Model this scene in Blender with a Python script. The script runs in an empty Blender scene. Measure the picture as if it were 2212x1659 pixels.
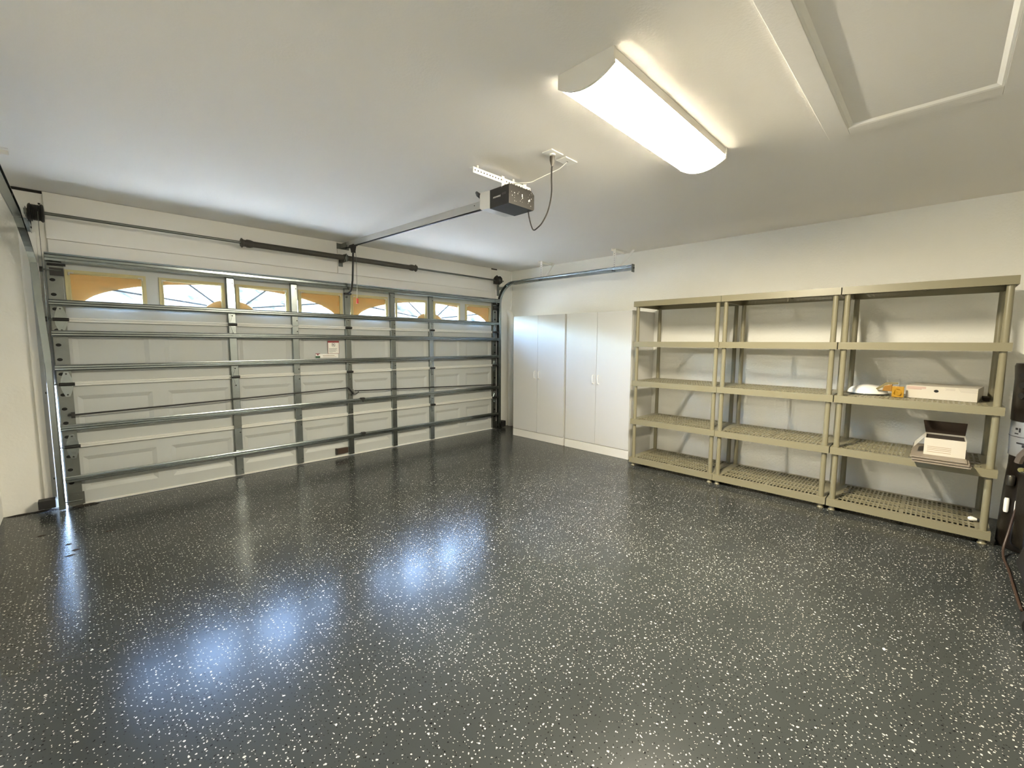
import bpy, bmesh, math, random
from mathutils import Vector, Matrix
random.seed(7)
sc = bpy.context.scene
COL = sc.collection
PI = math.pi

# ------------------------------------------------------------------ helpers
class MB:
    """collects vertices and faces; build() links them as ONE mesh object"""
    def __init__(s):
        s.v, s.f, s.m, s.sm = [], [], [], []
    def add(s, vs, fs, mi=0, smooth=False):
        b = len(s.v); s.v += [tuple(p) for p in vs]
        for f in fs:
            s.f.append(tuple(b + i for i in f)); s.m.append(mi); s.sm.append(smooth)
    def box(s, x0, x1, y0, y1, z0, z1, mi=0):
        x0, x1 = min(x0, x1), max(x0, x1); y0, y1 = min(y0, y1), max(y0, y1); z0, z1 = min(z0, z1), max(z0, z1)
        s.add([(x0,y0,z0),(x1,y0,z0),(x1,y1,z0),(x0,y1,z0),(x0,y0,z1),(x1,y0,z1),(x1,y1,z1),(x0,y1,z1)],
              [(3,2,1,0),(4,5,6,7),(0,1,5,4),(1,2,6,5),(2,3,7,6),(3,0,4,7)], mi)
    def quad(s, a, b, c, d, mi=0): s.add([a,b,c,d], [(0,1,2,3)], mi)
    def prism(s, pts, axis, a0, a1, mi=0, smooth=False):
        """closed polygon pts (in the two remaining axes, xyz order) extruded along axis"""
        def P(p, a):
            q = list(p); q.insert('xyz'.index(axis), a); return tuple(q)
        n = len(pts); vs = [P(p,a0) for p in pts] + [P(p,a1) for p in pts]
        s.add(vs, [(i,(i+1)%n,n+(i+1)%n,n+i) for i in range(n)], mi, smooth)
        s.add([P(p,a0) for p in pts], [tuple(range(n-1,-1,-1))], mi)
        s.add([P(p,a1) for p in pts], [tuple(range(n))], mi)
    def cyl(s, p0, p1, r0, r1=None, n=16, mi=0, caps=True):
        p0, p1 = Vector(p0), Vector(p1); r1 = r0 if r1 is None else r1
        d = (p1-p0).normalized(); a = d.orthogonal().normalized(); b = d.cross(a)
        ring = lambda p, r: [tuple(p + a*math.cos(2*PI*i/n)*r + b*math.sin(2*PI*i/n)*r) for i in range(n)]
        A, B = ring(p0,r0), ring(p1,r1)
        s.add(A+B, [(i,(i+1)%n,n+(i+1)%n,n+i) for i in range(n)], mi, True)
        if caps: s.add(A, [tuple(range(n-1,-1,-1))], mi); s.add(B, [tuple(range(n))], mi)
    def tube(s, pts, r, n=10, mi=0, caps=True):
        pts = [Vector(p) for p in pts]; rings = []; a = None
        for i, p in enumerate(pts):
            d = (pts[min(i+1,len(pts)-1)] - pts[max(i-1,0)]).normalized()
            a = d.orthogonal().normalized() if a is None else (a - d*a.dot(d)).normalized()
            b = d.cross(a)
            rings.append([tuple(p + a*math.cos(2*PI*k/n)*r + b*math.sin(2*PI*k/n)*r) for k in range(n)])
        vs = sum(rings, []); fs = []
        for i in range(len(pts)-1):
            for k in range(n):
                fs.append((i*n+k, i*n+(k+1)%n, (i+1)*n+(k+1)%n, (i+1)*n+k))
        s.add(vs, fs, mi, True)
        if caps: s.add(rings[0], [tuple(range(n-1,-1,-1))], mi); s.add(rings[-1], [tuple(range(n))], mi)
    def sweep(s, path, profile, xc, mi=0):
        """profile (a along x, b along the path's normal) swept along a path in the plane x = xc; path: (y,z)"""
        n = len(profile); vs = []; fs = []
        for i, (y, z) in enumerate(path):
            y0, z0 = path[max(i-1,0)]; y1, z1 = path[min(i+1,len(path)-1)]
            d = Vector((y1-y0, z1-z0)).normalized(); nr = Vector((-d.y, d.x))
            xo = xc(z) if callable(xc) else xc; vs += [(xo+a, y+nr.x*b, z+nr.y*b) for a, b in profile]
        for i in range(len(path)-1):
            for k in range(n):
                fs.append((i*n+k, i*n+(k+1)%n, (i+1)*n+(k+1)%n, (i+1)*n+k))
        s.add(vs, fs, mi); m = len(path)-1
        s.add(vs[:n], [tuple(range(n-1,-1,-1))], mi); s.add(vs[m*n:], [tuple(range(n))], mi)
    def lathe(s, c, prof, n=32, mi=0, axis='z'):
        vs = []; fs = []
        for r, h in prof:
            for k in range(n):
                t = 2*PI*k/n; u, w = r*math.cos(t), r*math.sin(t)
                vs.append({'z':(c[0]+u,c[1]+w,c[2]+h),'x':(c[0]+h,c[1]+u,c[2]+w),'y':(c[0]+u,c[1]+h,c[2]+w)}[axis])
        for i in range(len(prof)-1):
            for k in range(n):
                fs.append((i*n+k, i*n+(k+1)%n, (i+1)*n+(k+1)%n, (i+1)*n+k))
        s.add(vs, fs, mi, True)
    def build(s, name, mats, parent=None, bevel=0, rot=None, seg=2):
        o0 = ORG.get(parent, Vector((0,0,0)))
        me = bpy.data.meshes.new(name)
        pts = [Vector(p) for p in s.v]
        if rot: c, ang = rot; M = Matrix.Rotation(ang, 3, 'Z'); pts = [M @ (p-Vector(c)) + Vector(c) for p in pts]
        me.from_pydata([p - o0 for p in pts], [], s.f)
        for m in (mats if isinstance(mats, (list,tuple)) else [mats]): me.materials.append(m)
        me.polygons.foreach_set('material_index', s.m); me.polygons.foreach_set('use_smooth', s.sm)
        bm = bmesh.new(); bm.from_mesh(me)
        bmesh.ops.remove_doubles(bm, verts=bm.verts, dist=1e-5)
        bmesh.ops.recalc_face_normals(bm, faces=bm.faces)
        if bevel:
            ed = [e for e in bm.edges if len(e.link_faces)==2 and e.calc_face_angle(0) > .6]
            bmesh.ops.bevel(bm, geom=ed, offset=bevel, segments=seg, affect='EDGES', profile=.6, clamp_overlap=True)
        # smooth meshes keep their sharp creases
        for e in bm.edges:
            if len(e.link_faces)==2 and e.calc_face_angle(0) > .7: e.smooth = False
        bm.to_mesh(me); bm.free(); me.update()
        o = bpy.data.objects.new(name, me); COL.objects.link(o)
        if parent is not None: o.parent = parent
        ORG[o] = o0
        return o
ORG = {}
def thing(name, label, cat, loc, group=None):
    o = bpy.data.objects.new(name, None); COL.objects.link(o); o.location = loc; o.empty_display_size = .1
    o['label'] = label; o['category'] = cat
    if group: o['group'] = group
    ORG[o] = Vector(loc); return o
def tag(o, label, cat, group=None):
    o['label'] = label; o['category'] = cat
    if group: o['group'] = group
    return o
def struct(name, mb, mats, parent=None, bevel=0):
    o = mb.build(name, mats, parent, bevel)
    if parent is None: o['kind'] = 'structure'
    return o
def dup(root, loc, label, sy=1.0):
    r = root.copy(); COL.objects.link(r); r.location = loc; r.scale.y = sy; r['label'] = label
    def rec(a, b):
        for ch in [c for c in bpy.data.objects if c.parent == a]:
            c = ch.copy(); COL.objects.link(c); c.parent = b; rec(ch, c)
    rec(root, r); return r

# ------------------------------------------------------------------ materials
def mat(name, col, rough=.6, metal=0, spec=.5, bump=0, bscale=60, var=0, vscale=3, coat=0):
    m = bpy.data.materials.new(name); m.use_nodes = True; nt = m.node_tree; N = nt.nodes; L = nt.links
    p = N['Principled BSDF']; p.inputs['Base Color'].default_value = (*col,1); p.inputs['Roughness'].default_value = rough
    p.inputs['Metallic'].default_value = metal; p.inputs['Specular IOR Level'].default_value = spec
    if coat: p.inputs['Coat Weight'].default_value = coat; p.inputs['Coat Roughness'].default_value = .15
    tc = N.new('ShaderNodeTexCoord')
    if bump:
        no = N.new('ShaderNodeTexNoise'); no.inputs['Scale'].default_value = bscale; no.inputs['Detail'].default_value = 5
        L.new(tc.outputs['Object'], no.inputs['Vector']); b = N.new('ShaderNodeBump'); b.inputs['Strength'].default_value = bump; b.inputs['Distance'].default_value = .01
        L.new(no.outputs['Fac'], b.inputs['Height']); L.new(b.outputs['Normal'], p.inputs['Normal'])
    if var:
        n2 = N.new('ShaderNodeTexNoise'); n2.inputs['Scale'].default_value = vscale; n2.inputs['Detail'].default_value = 4
        L.new(tc.outputs['Object'], n2.inputs['Vector'])
        mx = N.new('ShaderNodeMix'); mx.data_type = 'RGBA'
        mx.inputs[6].default_value = (*[c*(1-var) for c in col],1); mx.inputs[7].default_value = (*[min(1,c*(1+var)) for c in col],1)
        L.new(n2.outputs['Fac'], mx.inputs[0]); L.new(mx.outputs[2], p.inputs['Base Color'])
    return m
def translucent(name, col, tr=.5, tcol=None):
    m = bpy.data.materials.new(name); m.use_nodes = True; nt = m.node_tree; N = nt.nodes; L = nt.links
    N.remove(N['Principled BSDF']); d = N.new('ShaderNodeBsdfDiffuse'); d.inputs[0].default_value = (*col,1)
    t = N.new('ShaderNodeBsdfTranslucent'); t.inputs[0].default_value = (*(tcol or col),1)
    mx = N.new('ShaderNodeMixShader'); mx.inputs[0].default_value = tr
    L.new(d.outputs[0], mx.inputs[1]); L.new(t.outputs[0], mx.inputs[2]); L.new(mx.outputs[0], N['Material Output'].inputs[0]); return m
def glass(name):
    m = bpy.data.materials.new(name); m.use_nodes = True; nt = m.node_tree; N = nt.nodes; L = nt.links
    N.remove(N['Principled BSDF']); t = N.new('ShaderNodeBsdfTransparent'); t.inputs[0].default_value = (.93,.95,.95,1)
    g = N.new('ShaderNodeBsdfGlossy'); g.inputs['Roughness'].default_value = .03
    f = N.new('ShaderNodeLayerWeight'); pw = N.new('ShaderNodeMath'); pw.operation = 'POWER'; pw.inputs[1].default_value = 4; L.new(f.outputs['Facing'], pw.inputs[0])
    ma = N.new('ShaderNodeMath'); ma.operation = 'MULTIPLY_ADD'; ma.inputs[1].default_value = .7; ma.inputs[2].default_value = .04; L.new(pw.outputs[0], ma.inputs[0]); mx = N.new('ShaderNodeMixShader')
    L.new(ma.outputs[0], mx.inputs[0]); L.new(t.outputs[0], mx.inputs[1]); L.new(g.outputs[0], mx.inputs[2]); L.new(mx.outputs[0], N['Material Output'].inputs[0]); return m
def emit(name, col, st):
    m = bpy.data.materials.new(name); m.use_nodes = True; p = m.node_tree.nodes['Principled BSDF']
    p.inputs['Base Color'].default_value = (.9,.9,.88,1); p.inputs['Emission Color'].default_value = (*col,1); p.inputs['Emission Strength'].default_value = st; return m

LAMP_COL = (1.0, .905, .70); LAMP_ST = 440.0; LAMP_SIDE = 42.0; LAMP_LIP = 5.0
SKY_ST = 33; SUN_ST = 58.0
M = {}
M['wall'] = mat('white_stucco_paint', (.80,.79,.735), .85, bump=.30, bscale=55, var=.03, vscale=1.5, spec=.25)
M['plaster'] = mat('white_wall_paint', (.78,.77,.72), .8, bump=.2, bscale=45, var=.07, vscale=2.5, spec=.25)
M['ceil'] = mat('ceiling_paint', (.80,.775,.73), .9, bump=.10, bscale=90, var=.02, vscale=1, spec=.2)
M['trim'] = mat('white_trim_paint', (.80,.785,.74), .55, bump=.04, bscale=30)
M['galv'] = mat('galvanised_steel', (.30,.33,.33), .23, 1, bump=.03, bscale=25, var=.16, vscale=14)
M['galv_dull'] = mat('dull_galvanised_steel', (.19,.20,.185), .40, 1, bump=.05, bscale=25, var=.22, vscale=10)
M['plate'] = mat('chalky_galvanised_plate', (.42,.44,.45), .6, .35, var=.15, vscale=8)
M['skin'] = mat('door_steel_paint', (.44,.455,.435), .5, bump=.05, bscale=220, var=.03, vscale=5)
M['lip'] = mat('door_edge_paint', (.62,.62,.57), .42)
M['dark'] = mat('black_steel', (.018,.018,.017), .45, .2)
M['spring'] = mat('oiled_spring_steel', (.10,.093,.08), .5, .5)
M['black'] = mat('black_plastic', (.012,.012,.012), .5)
M['hole'] = mat('dark_hole', (.006,.006,.006), .9)
M['cab'] = mat('white_melamine', (.55,.55,.535), .42, spec=.25, bump=.02, bscale=14)
M['cab_edge'] = mat('white_melamine_matt', (.66,.65,.61), .5)
M['shelf'] = mat('khaki_plastic', (.210,.190,.122), .34, bump=.03, bscale=200)
M['frame_y'] = translucent('yellowed_window_plastic', (.55,.49,.29), .30, (.26,.21,.11))
M['insert'] = translucent('tan_insert_plastic', (.50,.34,.16), .42, (.215,.135,.055))
M['spoke'] = mat('grey_insert_plastic', (.11,.11,.11), .7, spec=.1)
M['clear'] = translucent('corner_gap_light', (.9,.88,.8), .6, (.3,.28,.22))  # pale tone imitating daylight that leaks through the frame corners
M['glass'] = glass('window_glass')
M['lamp_side'] = emit('lit_diffuser_side', LAMP_COL, LAMP_SIDE)
M['lamp_lip'] = emit('lit_diffuser_lip', (1,.80,.50), LAMP_LIP)
M['lens'] = mat('white_lens_plastic', (.62,.61,.57), .35)
M['lamp'] = emit('lit_diffuser', LAMP_COL, LAMP_ST)
M['white'] = mat('white_plastic', (.82,.81,.77), .4)
M['plugm'] = mat('brown_rubber', (.05,.043,.033), .5)
M['red'] = mat('red_plastic', (.50,.03,.02), .4)
M['label_red'] = mat('dark_red_print', (.23,.02,.025), .5)
M['label_ink'] = mat('grey_print', (.16,.16,.15), .6)
M['label_green'] = mat('green_print', (.03,.10,.05), .5)
M['paper'] = mat('paper_label', (.80,.78,.72), .6)
M['card'] = mat('white_carton', (.52,.48,.40), .7, var=.04, vscale=8)
M['kraft'] = mat('brown_carton', (.30,.22,.14), .8)
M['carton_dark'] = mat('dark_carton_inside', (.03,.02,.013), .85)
M['tile'] = mat('beige_tile', (.25,.21,.165), .5, var=.1, vscale=20)
M['yellow'] = mat('yellow_packet', (.36,.19,.008), .4, var=.25, vscale=30)
M['olive'] = mat('olive_strip', (.17,.14,.06), .6)
M['milk'] = mat('milk_glass', (.80,.78,.72), .12, spec=.6)
M['bag'] = mat('dark_bag_vinyl', (.010,.0075,.0055), .30, bump=.12, bscale=40, var=.3, vscale=12)
M['bag_black'] = mat('black_bag_fabric', (.010,.009,.008), .6)
M['silver'] = mat('silver_label', (.36,.37,.37), .45, .5, bump=.1, bscale=60)
M['brass'] = mat('brass', (.75,.6,.22), .3, 1)
M['chrome'] = mat('shiny_buckle', (.85,.83,.8), .18, 1)
M['brown'] = mat('brown_strap', (.045,.026,.017), .5)
M['leaf'] = mat('dead_leaf', (.022,.014,.008), .7)
M['dirt'] = mat('damp_dirt_and_gap_shade', (.012,.009,.006), .8)  # also the dark tone of the gap strips under the ceiling
M['concrete'] = mat('driveway_concrete', (.42,.38,.32), .85, bump=.1, bscale=30, var=.06, vscale=1)
M['out'] = mat('exterior_stucco', (.55,.5,.42), .9)
M['green'] = mat('hedge_green', (.30,.42,.22), .7)
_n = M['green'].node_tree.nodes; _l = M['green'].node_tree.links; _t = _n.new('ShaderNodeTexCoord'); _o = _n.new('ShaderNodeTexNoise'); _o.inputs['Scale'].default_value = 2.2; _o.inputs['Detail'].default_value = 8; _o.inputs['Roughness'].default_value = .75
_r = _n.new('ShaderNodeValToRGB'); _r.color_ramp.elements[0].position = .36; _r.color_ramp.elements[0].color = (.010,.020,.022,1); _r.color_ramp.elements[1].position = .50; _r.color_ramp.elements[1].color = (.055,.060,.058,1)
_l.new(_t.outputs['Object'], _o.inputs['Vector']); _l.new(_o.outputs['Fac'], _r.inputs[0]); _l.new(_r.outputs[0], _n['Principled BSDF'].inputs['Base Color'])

# dark epoxy floor with white and black flakes
def floor_mat():
    m = bpy.data.materials.new('flaked_epoxy_floor'); m.use_nodes = True; nt = m.node_tree; N = nt.nodes; L = nt.links
    p = N['Principled BSDF']; tc = N.new('ShaderNodeTexCoord')
    def math_(op, a, b=None):
        n = N.new('ShaderNodeMath'); n.operation = op
        for i, x in enumerate((a, b)):
            if x is None: continue
            if isinstance(x, (int, float)): n.inputs[i].default_value = x
            else: L.new(x, n.inputs[i])
        return n.outputs[0]
    def noise(scale, detail=2):
        n = N.new('ShaderNodeTexNoise'); n.inputs['Scale'].default_value = scale; n.inputs['Detail'].default_value = detail
        L.new(tc.outputs['Object'], n.inputs['Vector']); return n
    warp = noise(90, 1); wv = N.new('ShaderNodeVectorMath'); wv.operation = 'MULTIPLY_ADD'
    L.new(warp.outputs['Color'], wv.inputs[0]); wv.inputs[1].default_value = (.010,.010,0); L.new(tc.outputs['Object'], wv.inputs[2])
    clump = noise(2.6, 3).outputs['Fac']
    def flakes(scale, keep, rmin, rmax, off, use_clump=True):
        v = N.new('ShaderNodeTexVoronoi'); v.voronoi_dimensions = '2D'; v.inputs['Scale'].default_value = scale
        ad = N.new('ShaderNodeVectorMath'); ad.operation = 'ADD'; ad.inputs[1].default_value = (off,off*1.7,0)
        L.new(wv.outputs[0], ad.inputs[0]); L.new(ad.outputs[0], v.inputs['Vector'])
        sp = N.new('ShaderNodeSeparateColor'); L.new(v.outputs['Color'], sp.inputs[0])
        thr = math_('MULTIPLY', clump, keep*2) if use_clump else keep
        on = math_('LESS_THAN', sp.outputs[0], thr)
        sq = math_('POWER', sp.outputs[1], 1.8)
        rad = math_('ADD', math_('MULTIPLY', sq, rmax-rmin), rmin)
        return math_('MULTIPLY', on, math_('LESS_THAN', v.outputs['Distance'], rad))
    w1 = flakes(36, .46, .06, .14, 0); w2 = flakes(66, .34, .08, .18, 5.3); w3 = flakes(22, .14, .06, .115, 9.1)
    white = math_('MINIMUM', math_('ADD', math_('ADD', w1, w2), w3), 1.0)
    b1 = math_('MAXIMUM', flakes(38, .34, .06, .13, 13.7, False), flakes(64, .26, .07, .17, 21.3, False))
    tone = noise(1.3, 4); base = N.new('ShaderNodeMix'); base.data_type = 'RGBA'
    base.inputs[6].default_value = (.022,.0243,.0238,1); base.inputs[7].default_value = (.036,.040,.0395,1); L.new(tone.outputs['Fac'], base.inputs[0])
    mb = N.new('ShaderNodeMix'); mb.data_type = 'RGBA'; L.new(b1, mb.inputs[0]); L.new(base.outputs[2], mb.inputs[6]); mb.inputs[7].default_value = (.004,.004,.005,1)
    mw = N.new('ShaderNodeMix'); mw.data_type = 'RGBA'; L.new(white, mw.inputs[0]); L.new(mb.outputs[2], mw.inputs[6]); mw.inputs[7].default_value = (.46,.445,.40,1)
    L.new(mw.outputs[2], p.inputs['Base Color'])
    rn = noise(4, 4); r = math_('ADD', math_('MULTIPLY', rn.outputs['Fac'], .02), FLOOR_R - .01); L.new(r, p.inputs['Roughness'])
    L.new(math_('SUBTRACT', .38, math_('MULTIPLY', b1, .36)), p.inputs['Specular IOR Level'])
    bn = noise(38, 2); bu = N.new('ShaderNodeBump'); bu.inputs['Strength'].default_value = .06; bu.inputs['Distance'].default_value = .004
    L.new(bn.outputs['Fac'], bu.inputs['Height']); L.new(bu.outputs['Normal'], p.inputs['Normal'])
    return m
FLOOR_R = .225
M['floor'] = floor_mat()
def spring_bump(m):
    nt = m.node_tree; N = nt.nodes; L = nt.links; tc = N.new('ShaderNodeTexCoord'); w = N.new('ShaderNodeTexWave')
    w.bands_direction = 'X'; w.inputs['Scale'].default_value = 45; L.new(tc.outputs['Object'], w.inputs['Vector'])
    b = N.new('ShaderNodeBump'); b.inputs['Strength'].default_value = .6; b.inputs['Distance'].default_value = .004
    L.new(w.outputs['Fac'], b.inputs['Height']); L.new(b.outputs['Normal'], N['Principled BSDF'].inputs['Normal'])
spring_bump(M['spring'])

# ------------------------------------------------------------------ camera (matched to the photograph: 98 deg wide lens)
ZC = 2.637                       # ceiling height
XL, YB = -5.80, -7.2             # left wall, back wall
cd = bpy.data.cameras.new('camera'); cam = bpy.data.objects.new('camera', cd); COL.objects.link(cam)
cd.sensor_fit = 'HORIZONTAL'; cd.sensor_width = 36; cd.lens = 929.246/2212*36; cd.clip_start = .02
yaw, pit, rol = [math.radians(a) for a in (-45.1434, -5.4802, .3411)]
fwd = Vector((-math.sin(yaw)*math.cos(pit), math.cos(yaw)*math.cos(pit), math.sin(pit)))
r0 = Vector((math.cos(yaw), math.sin(yaw), 0)); u0 = r0.cross(fwd)
r1 = r0*math.cos(rol) + u0*math.sin(rol); u1 = -r0*math.sin(rol) + u0*math.cos(rol)
cam.matrix_world = Matrix(((r1.x,u1.x,-fwd.x,-5.2834),(r1.y,u1.y,-fwd.y,-5.2240),(r1.z,u1.z,-fwd.z,1.4323),(0,0,0,1)))
sc.camera = cam

# ------------------------------------------------------------------ room shell
b = MB(); b.box(XL-.2, .2, YB-.2, .30, -.15, 0); struct('floor', b, M['floor'])
b = MB(); b.box(XL-.6, .6, YB-.4, .55, ZC, ZC+.2); struct('ceiling', b, M['ceil'])
b = MB(); b.box(0, .2, YB-.2, .30, 0, ZC); struct('wall_right', b, M['wall'])
b = MB(); b.box(XL-.2, XL, YB-.2, .30, 0, ZC); struct('wall_left', b, M['plaster'])
b = MB(); b.box(XL, 0, YB-.2, YB, 0, ZC); struct('wall_back', b, M['plaster'])
OL, OR_, OT = -5.466, -.385, 2.10   # door opening
b = MB()
b.box(XL, OL, .06, .26, 0, ZC); b.box(OR_, 0, .06, .26, 0, ZC); b.box(OL, OR_, .06, .26, OT, ZC)
struct('wall_front', b, M['plaster'])
# header boards over the door, butted at the middle
b = MB(); b.box(-5.414, -3.005, .042, .06, 2.262, ZC-.004); struct('trim_1', b, M['trim'], bevel=.003)
b = MB(); b.box(-3.000, -.482, .042, .06, 2.262, ZC-.004); struct('trim_2', b, M['trim'], bevel=.003)
b = MB(); b.box(-5.408, -.470, .036, .06, 2.085, 2.257); struct('trim_3', b, M['trim'], bevel=.003)
b = MB(); b.box(-5.585, -5.416, .052, .06, ZC-.022, ZC-.002); struct('dark_gap_1', b, M['dirt'])  # dark strip coloured in for the shaded open gap below the ceiling
b = MB(); b.box(-.478, -.345, .052, .06, ZC-.020, ZC-.004); struct('dark_gap_2', b, M['dirt'])  # same painted dark gap at the right end
# jamb boards on both sides and outside stop above the daylight gap
b = MB(); b.box(-5.565, -5.468, .02, .06, .10, 2.30); struct('trim_4', b, M['trim'], bevel=.012)
b = MB(); b.box(-.383, -.335, .03, .06, .02, 2.30); struct('trim_5', b, M['trim'], bevel=.006)
b = MB(); b.box(OL+.0205, -5.40, .0355, .10, 1.06, OT-.001); b.box(-5.40, -.46, .0355, .10, 2.06, OT-.001); b.box(-.46, OR_-.001, .0355, .10, .001, OT-.001); struct('trim_6', b, M['trim'])
b = MB(); b.box(OL, OL+.020, .062, .24, .001, OT-.001); struct('trim_7', b, M['trim'])
# outside: pale driveway under the open sky, far hedge
b = MB(); b.box(-30, 25, .30, 45, -.2, -.03); struct('ground', b, M['concrete'])

hb = MB(); rh = random.Random(5); nx, nz = 120, 14
def hp(i, j):
    x = -34 + i*.5; z = 5.0*j/nz
    return (x, 19.5 + rh.uniform(-.5,.5), z + (rh.uniform(-.5,.3) if j == nz else rh.uniform(-.12,.12)) - .05)
G = [[hp(i,j) for j in range(nz+1)] for i in range(nx+1)]
for i in range(nx):
    for j in range(nz): hb.quad(G[i][j], G[i+1][j], G[i+1][j+1], G[i][j+1])
for i in range(nx): hb.quad(G[i][nz], G[i+1][nz], (G[i+1][nz][0], 21.5, 4.6), (G[i][nz][0], 21.5, 4.6)); hb.quad((G[i][0][0],21.5,-.05),(G[i+1][0][0],21.5,-.05),(G[i+1][nz][0],21.5,4.6),(G[i][nz][0],21.5,4.6))
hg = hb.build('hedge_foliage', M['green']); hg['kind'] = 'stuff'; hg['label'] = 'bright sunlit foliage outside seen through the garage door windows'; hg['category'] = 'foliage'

# painted pipe in the far corner and the thin cable above it
b = MB(); pp = [(-.058,.002,0),(-.058,.002,1.86)] + [(-.058, .002+.09*(1-math.cos(a)), 1.86+.09*math.sin(a)) for a in (.25,.5,.75,1.0,1.25,1.5)]
b.tube(pp, .052, 20); tag(b.build('drain_pipe', M['plaster']), 'white painted vertical pipe in the corner beside the tall cabinet', 'pipe')
b = MB(); b.tube([(-.012,.048,ZC-.01),(-.010,.048,2.3),(-.010,.048,2.10),(-.020,.050,2.04),(-.045,.052,1.995),(-.08,.054,1.965),(-.105,.056,1.955)], .009, 8)
tag(b.build('wall_cable', M['trim']), 'thin white cable running down the wall corner above the pipe', 'cable')

# ------------------------------------------------------------------ garage door
GD = thing('overhead_garage_door_assembly', 'wide white sectional garage door with steel struts and a row of arched-pattern windows', 'garage door', (-2.93, 0, 0)); GD['kind'] = 'thing'
DL, DR = -5.4375, -.440
JZ = [.018, .530, 1.062, 1.602, 2.128]
ST = [-4.152, -3.541, -2.929, -2.315, -1.707]            # stile centres
SW = .034
WX = [(-5.328,-4.810),(-4.718,-4.199),(-4.100,-3.591),(-3.488,-2.979),(-2.876,-2.373),(-2.267,-1.765),(-1.648,-1.172),(-1.065,-.543)]
WZ = (1.718, 2.018)
def skin_section(k):
    b = MB(); z0, z1 = JZ[k]+.0006, JZ[k+1]-.0006
    rects = [(a, c, WZ[0], WZ[1]) for a, c in WX] if k == 3 else [(a+.01, c-.01, z0+.105, z1-.105) for a, c in WX]
    ra, rb = rects[0][2], rects[0][3]
    def pl(x0, x1, za, zb): b.quad((x0,0,za),(x1,0,za),(x1,0,zb),(x0,0,zb))
    pl(DL, DR, z0, ra); pl(DL, DR, rb, z1); xs = DL
    for a, c, _, _ in rects: pl(xs, a, ra, rb); xs = c
    pl(xs, DR, ra, rb)
    for a, c, za, zb in rects:
        if k == 3:      # returns of the window holes through the panel
            b.quad((a,0,za),(c,0,za),(c,.03,za),(a,.03,za)); b.quad((a,0,zb),(c,0,zb),(c,.03,zb),(a,.03,zb))
            b.quad((a,0,za),(a,0,zb),(a,.03,zb),(a,.03,za)); b.quad((c,0,za),(c,0,zb),(c,.03,zb),(c,.03,za))
        else:           # pressed panel: sloping border, flat centre
            i, d = .034, .013
            A = [(a,0,za),(c,0,za),(c,0,zb),(a,0,zb)]; B = [(a+i,d,za+i),(c-i,d,za+i),(c-i,d,zb-i),(a+i,d,zb-i)]
            for q in range(4): b.quad(A[q], A[(q+1)%4], B[(q+1)%4], B[q])
            b.quad(*B)
    # outer face and edges
    xs = DL
    if k == 3:
        b.box(DL, DR, .03, .034, z0, ra); b.box(DL, DR, .03, .034, rb, z1)
        for a, c, _, _ in rects: b.box(xs, a, .03, .034, ra, rb); xs = c
        b.box(xs, DR, .03, .034, ra, rb)
    else: b.box(DL, DR, .03, .034, z0, z1)
    b.box(DL, DL+.004, .0005, .03, z0, z1); b.box(DR-.004, DR, .0005, .03, z0, z1)
    s = b.build('door_section', M['skin'], GD)
    e = MB()            # rolled top and bottom edges that stand proud of the skin
    if k > 0: e.box(DL+.09, DR-.07, -.026, -.0005, z0, z0+.017); 
    if k < 3: e.box(DL+.09, DR-.07, -.026, -.0005, z1-.017, z1)
    e.build('section_edge', M['lip'], s, bevel=.003)
    return s
secs = [skin_section(k) for k in range(4)]
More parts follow.
